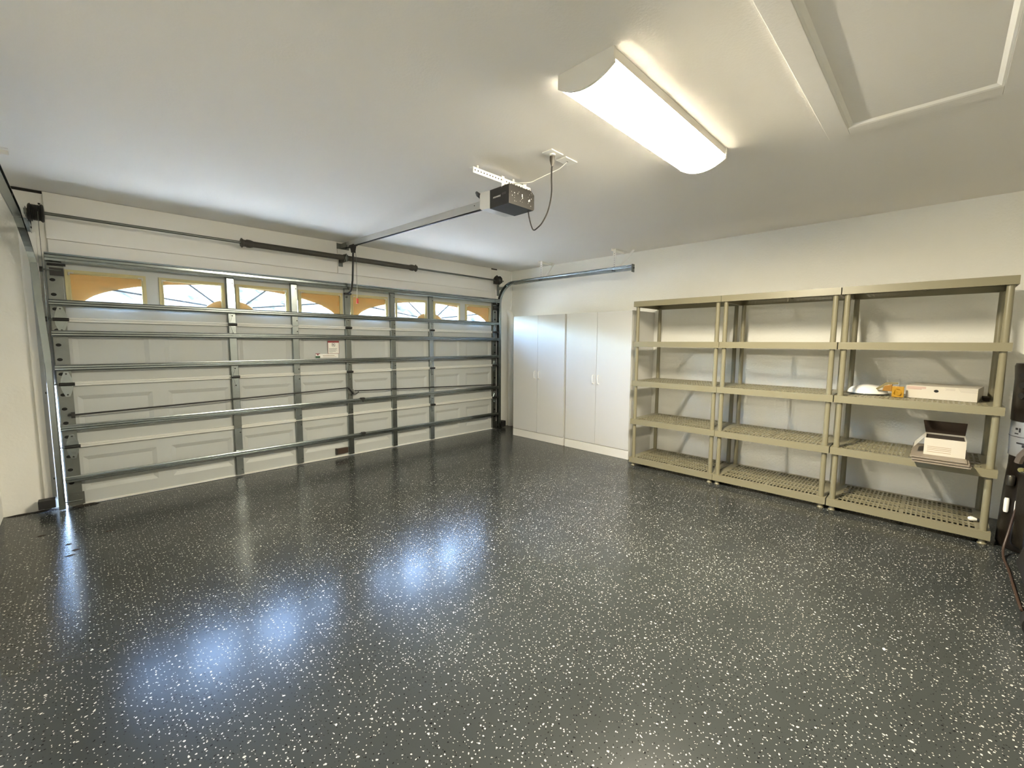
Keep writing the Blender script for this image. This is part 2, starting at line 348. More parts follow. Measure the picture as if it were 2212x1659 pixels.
# windows: frame, sunburst insert, pane
AZ0, AA, AB, HA, HB = 1.70, 1.10, .287, .235, .150
def clip(poly, x0, x1, z0, z1):
    def cut(P, f, g):
        R = []
        for i in range(len(P)):
            a, c = P[i], P[(i+1)%len(P)]; fa, fc = f(a), f(c)
            if fa >= 0: R.append(a)
            if (fa >= 0) != (fc >= 0): t = fa/(fa-fc); R.append((a[0]+(c[0]-a[0])*t, a[1]+(c[1]-a[1])*t))
        return R
    for f in (lambda p: p[0]-x0, lambda p: x1-p[0], lambda p: p[1]-z0, lambda p: z1-p[1]):
        poly = cut(poly, f, None)
        if len(poly) < 3: return []
    return poly
for w, (a, c) in enumerate(WX):
    fr = MB(); z0, z1 = WZ; y0, y1, t = -.012, .012, .032
    for x0, x1, za, zb in ((a,c,z1-t,z1),(a,c,z0,z0+t),(a,a+t,z0+t,z1-t),(c-t,c,z0+t,z1-t)):
        fr.box(x0, x1, y0, y1, za, zb)
    for x0, x1, za, zb in ((a+.020,c-.020,z1-.026,z1-.020),(a+.020,a+.026,z0+.02,z1-.026),(c-.026,c-.020,z0+.02,z1-.026)):
        fr.box(x0, x1, y0-.006, y0, za, zb)             # raised bead
    for s_, xx in ((1,a+.020),(-1,c-.020)):                # pale L pieces added to imitate daylight through the corner gaps
        fr.box(xx, xx+s_*.034, y0-.009, y0-.0065, z1-.031, z1-.020, 1); fr.box(xx, xx+s_*.010, y0-.009, y0-.0065, z1-.045, z1-.031, 1)
    f = fr.build('window_frame', [M['frame_y'], M['clear']], GD)
    ga, gc, gz0, gz1 = a+t-.002, c-t+.002, z0+t-.002, z1-t+.002
    p = MB(); p.box(ga, gc, .001, .004, gz0, gz1); p.build('window_pane', M['glass'], f)
    xc = -4.150 if w < 4 else -1.706
    ins = MB(); sp = MB()
    n = 48; arch = [(xc+AA*math.cos(PI*i/n), AZ0+AB*math.sin(PI*i/n)) for i in range(n+1)]
    for h in (0, 1):     # tan sheet outside the arch (right half, left half)
        A = [q for q in arch if (q[0] >= xc-1e-6 if h == 0 else q[0] <= xc+1e-6)]
        poly = ([(xc,2.3)] + A[::-1] + [(xc+3,AZ0),(xc+3,2.3)]) if h == 0 else ([(xc,2.3)] + A + [(xc-3,AZ0),(xc-3,2.3)])
        poly = clip(poly, ga, gc, gz0, gz1)
        if len(poly) > 2: ins.prism(poly, 'y', .008, .011)
    hub = clip([(xc+HA*math.cos(PI*i/24), AZ0+HB*math.sin(PI*i/24)) for i in range(25)], ga, gc, gz0, gz1)
    if len(hub) > 2: ins.prism(hub, 'y', .008, .011)
    for sg in (-1, 1):
        for (u0_, v0_), (u1_, v1_) in (((.20,1.785),(.965,1.885)), ((.140,1.816),(.345,1.984))):
            d = Vector((u1_-u0_, v1_-v0_)).normalized(); nn = Vector((-d.y, d.x))*.0075
            q = [(u0_+nn.x,v0_+nn.y),(u1_+nn.x,v1_+nn.y),(u1_-nn.x,v1_-nn.y),(u0_-nn.x,v0_-nn.y)]
            q = clip([(xc+sg*x, z) for x, z in q], ga, gc, gz0, gz1)
            if len(q) > 2: sp.prism(q, 'y', .0115, .0145)
    if ins.v: ins.build('sunburst_insert', M['insert'], f)
    if sp.v: sp.build('sunburst_spoke', M['spoke'], f)
# stiles
for k in range(4):
    for x in ST:
        b = MB(); z0, z1 = JZ[k]+.006, JZ[k+1]-.006
        if k < 3: z1 += .0
        b.prism([(x-SW,-.0005),(x-SW,-.036),(x-SW+.004,-.040),(x+SW-.004,-.040),(x+SW,-.036),(x+SW,-.0005)], 'z', z0, z1)
        if k == 3: zz = (2.02, 1.665)
        else: zz = (z1-.05, z0+.05)
        for z in zz: b.cyl((x+.018,-.0402,z),(x+.018,-.0412,z), .006, n=10, mi=1)
        b.build('stile', [M['galv'], M['hole']], GD)
    for side, x0, x1 in ((-1,DL+.010,DL+.098),(1,DR-.078,DR-.004)):
        b = MB(); b.box(x0, x1, -.034, -.0005, JZ[k]+.005, JZ[k+1]-.005)
        h = JZ[k+1]-JZ[k]; xx = x0+.028 if side < 0 else x1-.028
        for i in range(4):
            z = JZ[k]+h*(.16+.225*i)
            b.add([(xx+.017*math.cos(t*PI/8), -.0345, z+.013*math.sin(t*PI/8)) for t in range(16)], [tuple(range(16))], 1)
        b.build('end_stile', [M['galv_dull'], M['hole']], GD)
# horizontal struts (hat-shaped steel)
def strut(name, z, top=False, x0=-5.432, x1=-.424):
    b = MB()
    if top: pr = [(-.040,z+.034),(-.105,z+.034),(-.108,z+.020),(-.100,z+.016),(-.100,z-.004),(-.108,z-.010),(-.104,z-.028),(-.046,z-.034),(-.040,z-.034)]
    else: pr = [(-.0405,z+.026),(-.052,z+.026),(-.054,z+.018),(-.082,z+.021),(-.088,z+.015),(-.088,z+.004),(-.083,z),(-.088,z-.004),(-.088,z-.015),(-.082,z-.021),(-.054,z-.018),(-.052,z-.026),(-.0405,z-.026)]
    b.prism(pr, 'x', x0, x1); return b.build(name, M['galv'], GD)
strut('top_strut', 2.098, True)
for z in (1.738, 1.487, 1.203, .695, .252): strut('strut', z)
# hinges
def hinge(x, z, w=.030, y=-.0405, up=True):
    b = MB()
    b.prism([(x-w,z+.012),(x+w,z+.012),(x+w*.9,z+.045),(x+w*.35,z+.105),(x-w*.35,z+.105),(x-w*.9,z+.045)], 'y', y-.004, y)
    b.prism([(x-w,z-.012),(x+w,z-.012),(x+w*.9,z-.045),(x+w*.35,z-.105),(x-w*.35,z-.105),(x-w*.9,z-.045)], 'y', y-.004, y)
    b.cyl((x-w*1.25,y-.012,z),(x+w*1.25,y-.012,z), .014, n=12, mi=1)
    for s in (1,-1):
        b.prism([(x-w*.7,z+s*.016),(x+w*.7,z+s*.016),(x+w*.12,z+s*.075),(x-w*.12,z+s*.075)], 'y', y-.010, y-.004)
        b.cyl((x,y-.004,z+s*.088),(x,y-.010,z+s*.088), .006, n=8, mi=1)
    return b.build('hinge', [M['galv'], M['dark']], GD)
for i, x in enumerate(ST):
    if i in (0, 2): hinge(x, JZ[3]); hinge(x, JZ[2])
    if i == 4: hinge(x, JZ[3]); hinge(x, JZ[2]); hinge(x, JZ[1])
b = MB(); x = ST[0]; b.prism([(x-SW,.66-.13),(x+SW,.66-.13),(x+SW,.66),(x-SW,.66)], 'y', -.043, -.0405); b.build('splice_plate', M['galv_dull'], GD)
for side, xc, sx in ((-1,-5.372,-5.455),(1,-.480,-.400)):
    for z in (JZ[1], JZ[2], JZ[3]): hinge(xc, z, .038, -.0345)
    for z in (.06, JZ[1], JZ[2], JZ[3], 2.00):
        b = MB(); b.cyl((xc-side*.03,-.050,z),(sx,-.050,z), .0055, n=8)
        b.cyl((sx-.011,-.050,z),(sx+.011,-.050,z), .021, n=16, mi=1)
        if z == 2.00:
            b.box(xc-.042,xc+.042,-.044,-.0345,z-.055,z+.04); b.cyl((xc-.05,-.056,z+.045),(xc+.055,-.056,z+.045), .010, n=10, mi=1); b.box(xc-.04,xc+.04,-.052,-.044,z-.045,z+.02,1)
        b.build('roller', [M['galv_dull'], M['dark']], GD)
    b = MB(); b.box(xc-.045, xc+.045, -.046, -.0345, .022, .13); b.cyl((xc,-.046,.10),(xc,-.052,.10), .012, n=10); b.build('bottom_bracket', M['galv_dull'], GD)
# bottom seal, lift handle, clips, lock
b = MB(); b.box(DL+.004, DR-.004, -.012, .03, .002, .020); b.build('bottom_seal', M['lip'], GD, bevel=.004)
b = MB(); b.box(-3.115, -2.972, -.030, -.0005, .045, .115); b.box(-3.125, -3.105, -.036, -.0005, .042, .118, 1); b.build('lift_handle', [M['brown'], M['black']], GD, bevel=.003)
for z in (.695, .252):
    b = MB(); b.box(-2.815, -2.765, -.095, -.055, z+.010, z+.036); b.box(-2.80, -2.78, -.0935, -.0885, z-.02, z+.012); b.build('strut_clip', M['black'], GD, bevel=.002)
LK = MB(); LK.cyl((-2.93,-.0405,.822),(-2.93,-.060,.822), .038, n=20); LK.box(-2.955,-2.905,-.0475,-.0405,.700,.785)
LK.build('lock_plate', M['galv_dull'], GD)
b = MB(); b.tube([(-2.965,-.062,.866),(-2.93,-.068,.822),(-2.895,-.062,.780)], .010, 8); b.tube([(-2.925,-.065,.775),(-2.87,-.075,.785),(-2.835,-.075,.808)], .007, 8); b.build('lock_handle', M['dark'], GD)
b = MB(); b.tube([(-5.385,-.055,.800),(-4.2,-.058,.83),(-2.965,-.062,.866)], .0075, 8); b.build('lock_bar', M['dark'], GD)
b = MB(); b.tube([(-2.885,-.062,.822),(-1.7,-.058,.785),(-.47,-.055,.745)], .0075, 8); b.build('lock_bar', M['dark'], GD)
for side, x in ((-1,-5.352),(1,-.497)):
    b = MB(); b.box(x-.012, x+.012, -.062, -.0345, .775 if side<0 else .725, .825 if side<0 else .765); b.build('lock_guide', M['dark'], GD)
# warning sticker and maker strip
b = MB(); X0, X1, Z0, Z1, Y = -3.172, -3.036, 1.288, 1.442, -.0006
b.box(X0, X1, -.0012, Y+.0004, Z0, Z1, 0); yy = -.0016
b.box(X0, X1, yy, -.0012, Z1-.022, Z1, 1)
for x0, x1, za, zb in ((X0,X0+.003,Z0,Z1),(X1-.003,X1,Z0,Z1),(X0,X1,Z0,Z0+.003)): b.box(x0, x1, yy, -.0012, za, zb, 1)
cx, cz = (X0+X1)/2, Z1-.048
for i in range(24):
    t0, t1 = 2*PI*i/24, 2*PI*(i+1)/24
    b.quad(*[(cx+r*math.cos(t), yy, cz+r*math.sin(t)) for r, t in ((.024,t0),(.024,t1),(.0205,t1),(.0205,t0))], mi=2)
b.quad((cx-.017,yy,cz+.013),(cx-.013,yy,cz+.017),(cx+.017,yy,cz-.013),(cx+.013,yy,cz-.017), mi=2)
b.box(cx-.012,cx-.004,yy,-.0012,cz-.012,cz+.010,2); b.box(cx+.003,cx+.010,yy,-.0012,cz-.008,cz+.012,2)
for i, (za, u) in enumerate(((.062,.9),(.055,.86),(.047,.8),(.039,.88),(.031,.7),(.023,.76),(.012,.4))):
    b.box(X0+.012, X0+.012+u*(X1-X0-.024), yy, -.0012, Z0+za, Z0+za+.0028, 2)
b.build('warning_sticker', [M['paper'], M['label_red'], M['label_ink']], GD)
b = MB(); b.box(-3.315,-3.050,-.0010,-.0002,1.238,1.286,0); b.box(-3.318,-3.266,-.0014,-.0010,1.284,1.292,1); b.box(-3.300,-3.284,-.0014,-.0010,1.270,1.286,1)
b.box(-3.318,-3.266,-.0014,-.0010,1.238,1.262,2); b.box(-3.235,-3.095,-.0014,-.0010,1.262,1.267,3); b.box(-3.23,-3.07,-.0014,-.0010,1.249,1.2525,3)
b.build('maker_sticker', [M['paper'], M['label_red'], M['label_green'], M['kraft']], GD)

# ------------------------------------------------------------------ tracks
def track(side, label):
    xv = -5.462 if side < 0 else -.398          # centre of the vertical track
    T = thing('door_track', label, 'door track', (xv, -.06, 0), 'door tracks')
    zt, R = 2.045, .325; yv = -.058
    path = [(yv, .012), (yv, .6), (yv, 1.2), (yv, zt)]
    path += [(yv-R+R*math.cos(t), zt+R*math.sin(t)) for t in [PI/2*i/12 for i in range(1,13)]]
    prof = [(-.022*side*-1, -.026), (.022*side*-1, -.026), (.022*side*-1, -.022), (-.018*side*-1, -.022), (-.018*side*-1, .022), (.022*side*-1, .022), (.022*side*-1, .026), (-.022*side*-1, .026)]
    prof = [(.022*side, -.026), (-.018*side, -.026), (-.018*side, -.020), (.018*side, -.020), (.018*side, .020), (-.018*side, .020), (-.018*side, .026), (.022*side, .026)]
    xf_ = (lambda z: xv - .078*max(0, min(1, (z-1.75)/.60))**1.3) if side < 0 else xv
    b = MB(); b.sweep(path, prof, xf_); b.build('curved_track', M['galv'], T)
    b = MB(); xo = xv - (.078 if side < 0 else 0); yh = -2.45
    b.sweep([(yv-R-.002, zt+R), (-1.2, zt+R-.004), (yh, zt+R-.012)], prof, xo); b.build('horizontal_track', M['galv'], T)
    # stiffening angle along the horizontal run and the back bracket that closes its end
    b = MB(); b.box(xo+side*.022, xo+side*.026, yh, -.30, zt+R-.030, zt+R+.0265); b.box(xo-side*.012, xo+side*.026, yh, -.55, zt+R+.0265, zt+R+.030); b.build('track_angle', M['galv'], T)
    b = MB(); b.box(xo-.028, xo+.028, yh-.010, yh, zt+R-.060, zt+R+.035); b.cyl((xo,yh-.010,zt+R-.01),(xo,yh-.022,zt+R-.01),.012,n=10,mi=1); b.build('end_stop', [M['galv_dull'], M['dark']], T)
    # wall angle that carries the vertical track
    b = MB(); xa = xv + side*.026
    if side < 0: b.box(xa-.004, xa, -.075, .018, .11, 2.05); b.box(xa-.030, xa-.004, .012, .018, .11, 2.05)
    else: b.box(xa, xa+.004, -.075, .028, .03, 2.05); b.box(xa, xa+.045, .022, .028, .03, 2.05)
    for z in (.28, 1.0, 1.75): b.cyl((xa-side*.001,-.045,z),(xa+side*.012,-.045,z), .008, n=8, mi=1)
    b.build('wall_angle', [M['plate'], M['dark']], T)
    # flag bracket at the bend
    b = MB(); b.box(xa, xa+side*.004, -.20, .028, 2.285, 2.335); b.box(xa, xa+side*.05, .022, .028, 2.20, 2.40)
    for z in (2.31,): b.cyl((xa-.006,-.10,z),(xa+.006,-.10,z), .008, n=8, mi=1)
    b.build('flag_bracket', [M['galv'], M['dark']], T)
    # ceiling hangers: perforated angle drop, ceiling piece and a brace
    for y, braced in ((-.93, False), (-2.17, True)):
        b = MB(); xh = xo + side*.030; zb = zt+R-.05
        b.box(xh-.002, xh+.002, y-.019, y+.019, zb, ZC-.004); b.box(xh, xh+side*.030, y+.017, y+.019, zb, ZC-.004)
        for i in range(8): z = zb+.07+i*.026; b.cyl((xh-side*.0021,y,z),(xh-side*.0027,y,z), .005, n=8, mi=1)
        b.box(xh-side*.05, xh+side*.27, y-.019, y+.019, ZC-.005, ZC-.0005)
        b.box(xh-side*.05, xh+side*.27, y+.017, y+.019, ZC-.032, ZC-.005)
        b.build('ceiling_hanger', [M['trim'], M['hole']], T)
        b = MB(); xe, ye = (xh+side*.20, y-.16) if braced else (xh+side*.26, y-.03)
        p0, p1 = Vector((xh+side*.01, y-.01, zb+.02)), Vector((xe, ye, ZC-.006)); d = (p1-p0); n_ = Vector((0,1,0)).cross(d).normalized()*.002; t_ = Vector((0,.016,0)) if not braced else d.cross(n_).normalized()*.018
        vs = [p0-t_-n_, p0+t_-n_, p1+t_-n_, p1-t_-n_, p0-t_+n_, p0+t_+n_, p1+t_+n_, p1-t_+n_]
        b.add(vs, [(3,2,1,0),(4,5,6,7),(0,1,5,4),(1,2,6,5),(2,3,7,6),(3,0,4,7)])
        b.build('hanger_brace', M['trim'], T)
        b = MB(); b.cyl((xo-side*.021,y,zt+R-.012),(xh+side*.008,y,zt+R-.012), .008, n=8); b.build('hanger_bolt', M['dark'], T)
    return T
track(1, 'galvanised door track curving up from floor to ceiling beside the tall white cabinets')
track(-1, 'galvanised door track at the left end of the garage door, cut by the photo edge')

# ------------------------------------------------------------------ torsion spring assembly
TS = thing('torsion_spring_shaft', 'long steel shaft with black torsion springs mounted across the header above the door', 'torsion spring', (-2.967, -.10, 2.43))
zs_, ys_ = 2.428, -.10
b = MB(); b.cyl((-5.49,ys_,zs_+.006),(-.350,ys_,zs_-.006), .0127, n=16); b.build('shaft', M['galv_dull'], TS)
for x0, x1 in ((-4.000,-2.990),(-2.945,-2.040)):
    b = MB(); b.cyl((x0,ys_,zs_),(x1,ys_,zs_), .030, n=24); b.build('torsion_spring', M['spring'], TS)
for x, s in ((-4.000,-1),(-2.040,1)):
    b = MB(); b.lathe((x,ys_,zs_), [(.0127,s*.055),(.038,s*.055),(.040,s*.035),(.034,s*.028),(.034,s*.010),(.040,0),(.040,s*-.03),(.031,s*-.06)], 24, axis='x')
    for a in (0, PI/2, PI, 1.5*PI): b.cyl((x+s*.045,ys_+.036*math.cos(a),zs_+.036*math.sin(a)),(x+s*.045,ys_+.046*math.cos(a),zs_+.046*math.sin(a)), .008, n=8)
    b.build('winding_cone', M['spring'], TS)
b = MB(); b.box(-2.972,-2.962,ys_-.035,.038,zs_-.045,zs_+.045); b.box(-2.992,-2.942,.030,.038,zs_-.085,zs_+.06); b.lathe((-2.967,ys_,zs_),[(.0127,-.022),(.040,-.022),(.040,-.012),(.036,-.012),(.036,.012),(.040,.012),(.040,.022),(.0127,.022)],24,axis='x'); b.build('center_bracket', M['galv_dull'], TS)
for x, s in ((-5.452,-1),(-.468,1)):
    b = MB(); pf = [(.0127,-.045),(.050,-.045),(.062,-.040),(.068,-.030)]
    for i in range(6): pf += [(.058,-.026+i*.009),(.062,-.0225+i*.009)]
    pf += [(.070,.032),(.062,.042),(.030,.045),(.0127,.045)]
    b.lathe((x,ys_,zs_), [(r, h*-s) for r, h in pf], 28, axis='x')
    b.cyl((x-s*.02,ys_,zs_+.066),(x-s*.02,ys_,zs_+.078),.007,n=8); b.build('cable_drum', M['dark'], TS)
    b = MB(); xb = x + s*.055; b.box(xb-.0025, xb+.0025, ys_-.045, .036, zs_-.045, zs_+.030); b.box(xb, xb-s*.03, .030, .036, zs_-.045, zs_+.030); b.cyl((xb-.010,ys_,zs_),(xb+.010,ys_,zs_),.026,n=16); b.build('bearing_plate', M['galv_dull'], TS)
    b = MB(); b.tube([(x-s*.01,ys_-.064,zs_),(x-s*.006,-.125,1.2),(x+s*.002,-.118,.10)], .002, 6); b.build('lift_cable', M['galv_dull'], TS)

# ------------------------------------------------------------------ opener
OP = thing('garage_door_opener', 'black garage door opener motor hung from ceiling with long rail to the door', 'door opener', (-2.933, -2.88, 2.42))
b = MB(); b.prism([(-3.066,2.42),(-2.806,2.42),(-2.800,2.43),(-2.800,2.530),(-2.835,2.556),(-3.040,2.556),(-3.066,2.552)], 'y', -2.976, -2.776)
# flecks of white paint on the end plate
rnd = random.Random(4)
for i in range(20):
    x = rnd.uniform(-3.05,-2.81); z = rnd.uniform(2.435,2.545); w = rnd.uniform(.0006,.0015); h = rnd.uniform(.0015,.005)
    b.box(x-w, x+w, -2.9766, -2.976, z-h, z+h, 1)
for x, z, w, h in ((-2.930,2.500,.004,.010),(-2.926,2.484,.003,.004),(-3.010,2.502,.003,.004),(-2.86,2.478,.004,.007),(-2.85,2.484,.003,.008)): b.box(x-w, x+w, -2.9768, -2.976, z-h, z+h, 1)
body = b.build('motor_housing', [mat('brown_black_housing', (.016,.014,.011), .5, var=.4, vscale=25), M['white']], OP, bevel=.004)
b = MB(); b.prism([(-2.775,2.425),(-2.672,2.432),(-2.656,2.445),(-2.656,2.552),(-2.672,2.560),(-2.775,2.556)], 'x', -3.064, -2.802); b.build('light_lens', M['lens'], OP, bevel=.006)
# maker's word on the side
fc = bpy.data.curves.new('logo', 'FONT'); fc.body = 'marantec'; fc.size = .0215; fc.extrude = .0003; fc.align_x = 'CENTER'
fo = bpy.data.objects.new('logo_tmp', fc); COL.objects.link(fo); bpy.context.view_layer.update()
me = bpy.data.meshes.new_from_object(fo.evaluated_get(bpy.context.evaluated_depsgraph_get())); bpy.data.objects.remove(fo)
me.materials.clear(); me.materials.append(M['white']); lo = bpy.data.objects.new('maker_logo', me); COL.objects.link(lo); lo.parent = body
Rm = Matrix(((0,0,-1),(-1,0,0),(0,1,0))).to_4x4(); lo.matrix_local = Matrix.Translation(Vector((-3.0672,-2.852,2.484))-ORG[OP]) @ Rm
fc = bpy.data.curves.new('logo', 'FONT'); fc.body = '4500'; fc.size = .0215; fc.extrude = .0003; fc.align_x = 'CENTER'
fo = bpy.data.objects.new('logo_tmp', fc); COL.objects.link(fo); bpy.context.view_layer.update()
me = bpy.data.meshes.new_from_object(fo.evaluated_get(bpy.context.evaluated_depsgraph_get())); bpy.data.objects.remove(fo)
me.materials.clear(); me.materials.append(mat('dim_print', (.07,.05,.05), .5)); lo = bpy.data.objects.new('model_logo', me); COL.objects.link(lo); lo.parent = body
lo.matrix_local = Matrix.Translation(Vector((-3.0672,-2.925,2.490))-ORG[OP]) @ Rm
def zr(y): return 2.588 + (y+.14)*(2.588-2.523)/(2.45)           # rail height
b = MB(); ys = (-2.66, -.115)
vs = []
for y in ys:
    z = zr(y); vs += [(x, y, z+h) for x, h in ((-2.949,.030),(-2.917,.030),(-2.917,-.030),(-2.922,-.030),(-2.922,.024),(-2.944,.024),(-2.944,-.030),(-2.949,-.030))]
b.add(vs, [(i,(i+1)%8,8+(i+1)%8,8+i) for i in range(8)]); b.add(vs[:8], [tuple(range(7,-1,-1))]); b.add(vs[8:], [tuple(range(8))])
for y in (-2.55, -2.46): b.cyl((-2.9492,y,zr(y)+.008),(-2.9505,y,zr(y)+.008),.005,n=8,mi=1)
b.build('rail', [mat('rail_paint', (.50,.49,.45), .4, .25), M['hole']], OP)
b = MB(); vs = []
for y in (-2.64, -.14):
    z = zr(y)-.034; vs += [(-2.940,y,z-.005),(-2.926,y,z-.005),(-2.926,y,z+.005),(-2.940,y,z+.005)]
b.add(vs, [(0,1,5,4),(1,2,6,5),(2,3,7,6),(3,0,4,7),(3,2,1,0),(4,5,6,7)]); b.build('drive_belt', M['black'], OP)
b = MB(); b.box(-2.975,-2.965,-.14,.036,2.555,2.605); b.box(-2.905,-2.895,-.14,.036,2.555,2.605); b.box(-3.01,-2.86,.028,.036,2.55,2.615); b.build('header_bracket', M['galv_dull'], OP)
b = MB(); b.box(-2.962,-2.905,-.30,-.19,2.548,2.562); b.prism([(-.285,2.548),(-.195,2.548),(-.222,2.475),(-.252,2.475)], 'x', -2.952, -2.914); b.build('trolley', M['black'], OP, bevel=.002)
b = MB(); b.tube([(-2.932,-.235,2.50),(-2.930,-.215,2.34),(-2.928,-.190,2.16),(-2.928,-.165,2.085),(-2.930,-.130,2.035),(-2.935,-.100,2.018),(-2.945,-.062,2.012)], .011, 10)
b.build('door_arm', M['dark'], OP)
b = MB(); b.box(-2.970,-2.900,-.075,-.0405,2.000,2.024); b.cyl((-2.985,-.066,2.012),(-2.890,-.066,2.012),.008,n=8); b.cyl((-2.940,-.041,1.975),(-2.940,-.052,1.975),.010,n=8); b.build('door_bracket', M['dark'], OP)
b = MB(); b.tube([(-2.905,-.235,2.50),(-2.902,-.25,2.40),(-2.908,-.26,2.28),(-2.910,-.262,2.10),(-2.910,-.262,1.945)], .0028, 6); b.build('release_cord', M['galv_dull'], OP)
b = MB(); b.prism([(-2.922,1.885),(-2.898,1.885),(-2.900,1.945),(-2.920,1.945)], 'y', -.270, -.254); b.build('release_handle', M['red'], OP, bevel=.004)
b = MB(); b.box(-3.332,-2.760,-2.902,-2.899,2.574,2.613); b.box(-3.332,-2.760,-2.899,-2.865,2.610,2.613)
for x in (-3.28,-2.93,-2.80): b.cyl((x,-2.885,2.606),(x,-2.885,ZC-.0005),.007,n=8)
for i in range(21): x = -3.315+i*.027; b.cyl((x,-2.9021,2.594),(x,-2.9026,2.594),.005,n=8,mi=1)
b.build('hanger_angle', [M['white'], M['hole']], OP)
for x in (-3.055, -2.83):
    b = MB(); b.box(x-.013,x+.013,-2.905,-2.9022,2.545,2.622); b.cyl((x,-2.910,2.595),(x,-2.895,2.595),.009,n=8); b.build('hanger_strap', M['white'], OP)
b = MB(); b.tube([(-3.07,-2.66,2.545),(-3.06,-2.62,2.57),(-3.02,-2.58,2.575),(-2.96,-2.56,2.566)], .012, 8); b.build('wire_bundle', M['dark'], OP)
b = MB(); cp = [(-3.072,-3.375,2.600),(-3.072,-3.372,2.575),(-3.030,-3.335,2.511),(-2.972,-3.288,2.431),(-2.945,-3.237,2.339),(-2.946,-3.189,2.270),(-2.945,-3.141,2.240),(-2.931,-3.093,2.236),(-2.905,-3.046,2.278),(-2.877,-2.998,2.352),(-2.840,-2.955,2.405),(-2.832,-2.945,2.424)]
def smooth(P, k=6):
    P = [Vector(p) for p in P]; R = []
    for i in range(len(P)-1):
        p0, p1, p2, p3 = P[max(i-1,0)], P[i], P[i+1], P[min(i+2,len(P)-1)]
        for j in range(k):
            t = j/k; R.append(.5*((2*p1)+(p2-p0)*t+(2*p0-5*p1+4*p2-p3)*t*t+(3*p1-p0-3*p2+p3)*t**3))
    return R + [P[-1]]
b.tube(smooth(cp), .0048, 8); b.build('power_cord', mat('cord_grey', (.022,.02,.017), .4), OP)
b = MB(); b.lathe((-3.072,-3.375,2.585), [(.0001,.032),(.017,.032),(.017,.010),(.012,-.012),(.006,-.030),(.0001,-.030)], 16); b.build('plug', M['plugm'], OP)
b = MB(); b.tube(smooth([(-2.915,-3.372,2.628),(-2.910,-3.30,2.606),(-2.919,-3.223,2.594),(-2.941,-3.15,2.575),(-2.956,-3.077,2.562),(-2.990,-3.003,2.566),(-3.000,-2.93,2.572),(-3.00,-2.88,2.556)]), .0032, 6); b.build('control_wire', M['white'], OP)
# outlet plates in the ceiling
for (x0, x1, y0, y1), lab in (((-3.130,-3.012,-3.417,-3.337), 'square white ceiling outlet plate with a black plug in it'), ((-2.980,-2.856,-3.412,-3.331), 'white ceiling cover plate with a thin white wire leaving it')):
    t = thing('outlet_plate', lab, 'outlet plate', ((x0+x1)/2,(y0+y1)/2,ZC))
    b = MB(); b.box(x0, x1, y0, y1, ZC-.007, ZC-.0005); b.build('cover_plate', M['white'], t, bevel=.003)
    b = MB()
    if x0 < -3: b.cyl((-3.072,-3.375,ZC-.0072),(-3.072,-3.375,ZC-.014), .020, n=20); b.build('socket', M['white'], t)
    else: b.cyl((-2.915,-3.372,ZC-.0072),(-2.915,-3.372,ZC-.009), .006, n=12); b.build('wire_hole', M['hole'], t)

# ------------------------------------------------------------------ ceiling light
CL = thing('ceiling_light', 'long white wraparound fluorescent light glowing on the ceiling', 'ceiling light', (-3.02,-4.05,ZC))
lx0, lx1, ly0, ly1 = -3.672, -2.378, -4.190, -3.912
def arc(y0, y1, zside, dip, n=20): return [(y0+(y1-y0)*i/n, zside - dip*4*(i/n)*(1-i/n)) for i in range(n+1)]
b = MB(); b.box(lx0+.0125, lx1-.0125, ly0, ly1, ZC-.042, ZC-.0005); b.build('housing', M['white'], CL)
for xa, xb in ((lx0-.004, lx0+.012), (lx1-.012, lx1+.004)):
    b = MB(); b.prism([(ly0-.006,ZC-.0005)] + arc(ly0-.006, ly1+.006, ZC-.062, .047) + [(ly1+.006,ZC-.0005)], 'x', xa, xb); b.build('end_cap', M['white'], CL, bevel=.002)
b = MB(); pr = [(ly0,ZC-.0425)] + arc(ly0, ly1, ZC-.062, .040) + [(ly1,ZC-.0425)]; b.prism(pr, 'x', lx0+.0125, lx1-.0125, smooth=True)
n_ = len(pr); b.m[0] = b.m[n_-2] = 2        # the sides of the lens, away from the tubes, glow less than its face
for i in (1,2,3,4,n_-6,n_-5,n_-4,n_-3): b.m[i] = 1
b.build('diffuser', [M['lamp'], M['lamp_side'], M['lamp_lip']], CL)

# ------------------------------------------------------------------ attic hatch
AH = thing('ceiling_hatch', 'white framed attic access hatch in the ceiling beside the light', 'attic hatch', (-2.9,-5.05,ZC))
hx0, hx1, hy0, hy1 = -3.60, -2.205, -5.342, -4.768
b = MB(); b.box(hx0, hx1, hy0, hy1, ZC-.005, ZC-.0005); b.build('hatch_panel', M['ceil'], AH)
cw = .098
for n_, (x0,x1,y0,y1) in enumerate(((hx0-cw,hx1+cw,hy1,hy1+cw),(hx0-cw,hx1+cw,hy0-cw,hy0),(hx1,hx1+cw,hy0,hy1),(hx0-cw,hx0,hy0,hy1))):
    b = MB(); b.box(x0, x1, y0, y1, ZC-.017, ZC-.0005); b.build('casing', M['ceil'], AH, bevel=.003)
for ax, edge, sg, a0, a1 in (('x',hy1,-1,hx0,hx1),('x',hy0,1,hx0,hx1),('y',hx1,-1,hy0,hy1),('y',hx0,1,hy0,hy1)):
    b = MB(); b.prism([(edge,ZC-.0165),(edge+sg*.010,ZC-.0150),(edge+sg*.026,ZC-.0055),(edge,ZC-.0055)], ax, a0, a1); b.build('inner_moulding', M['trim'], AH)

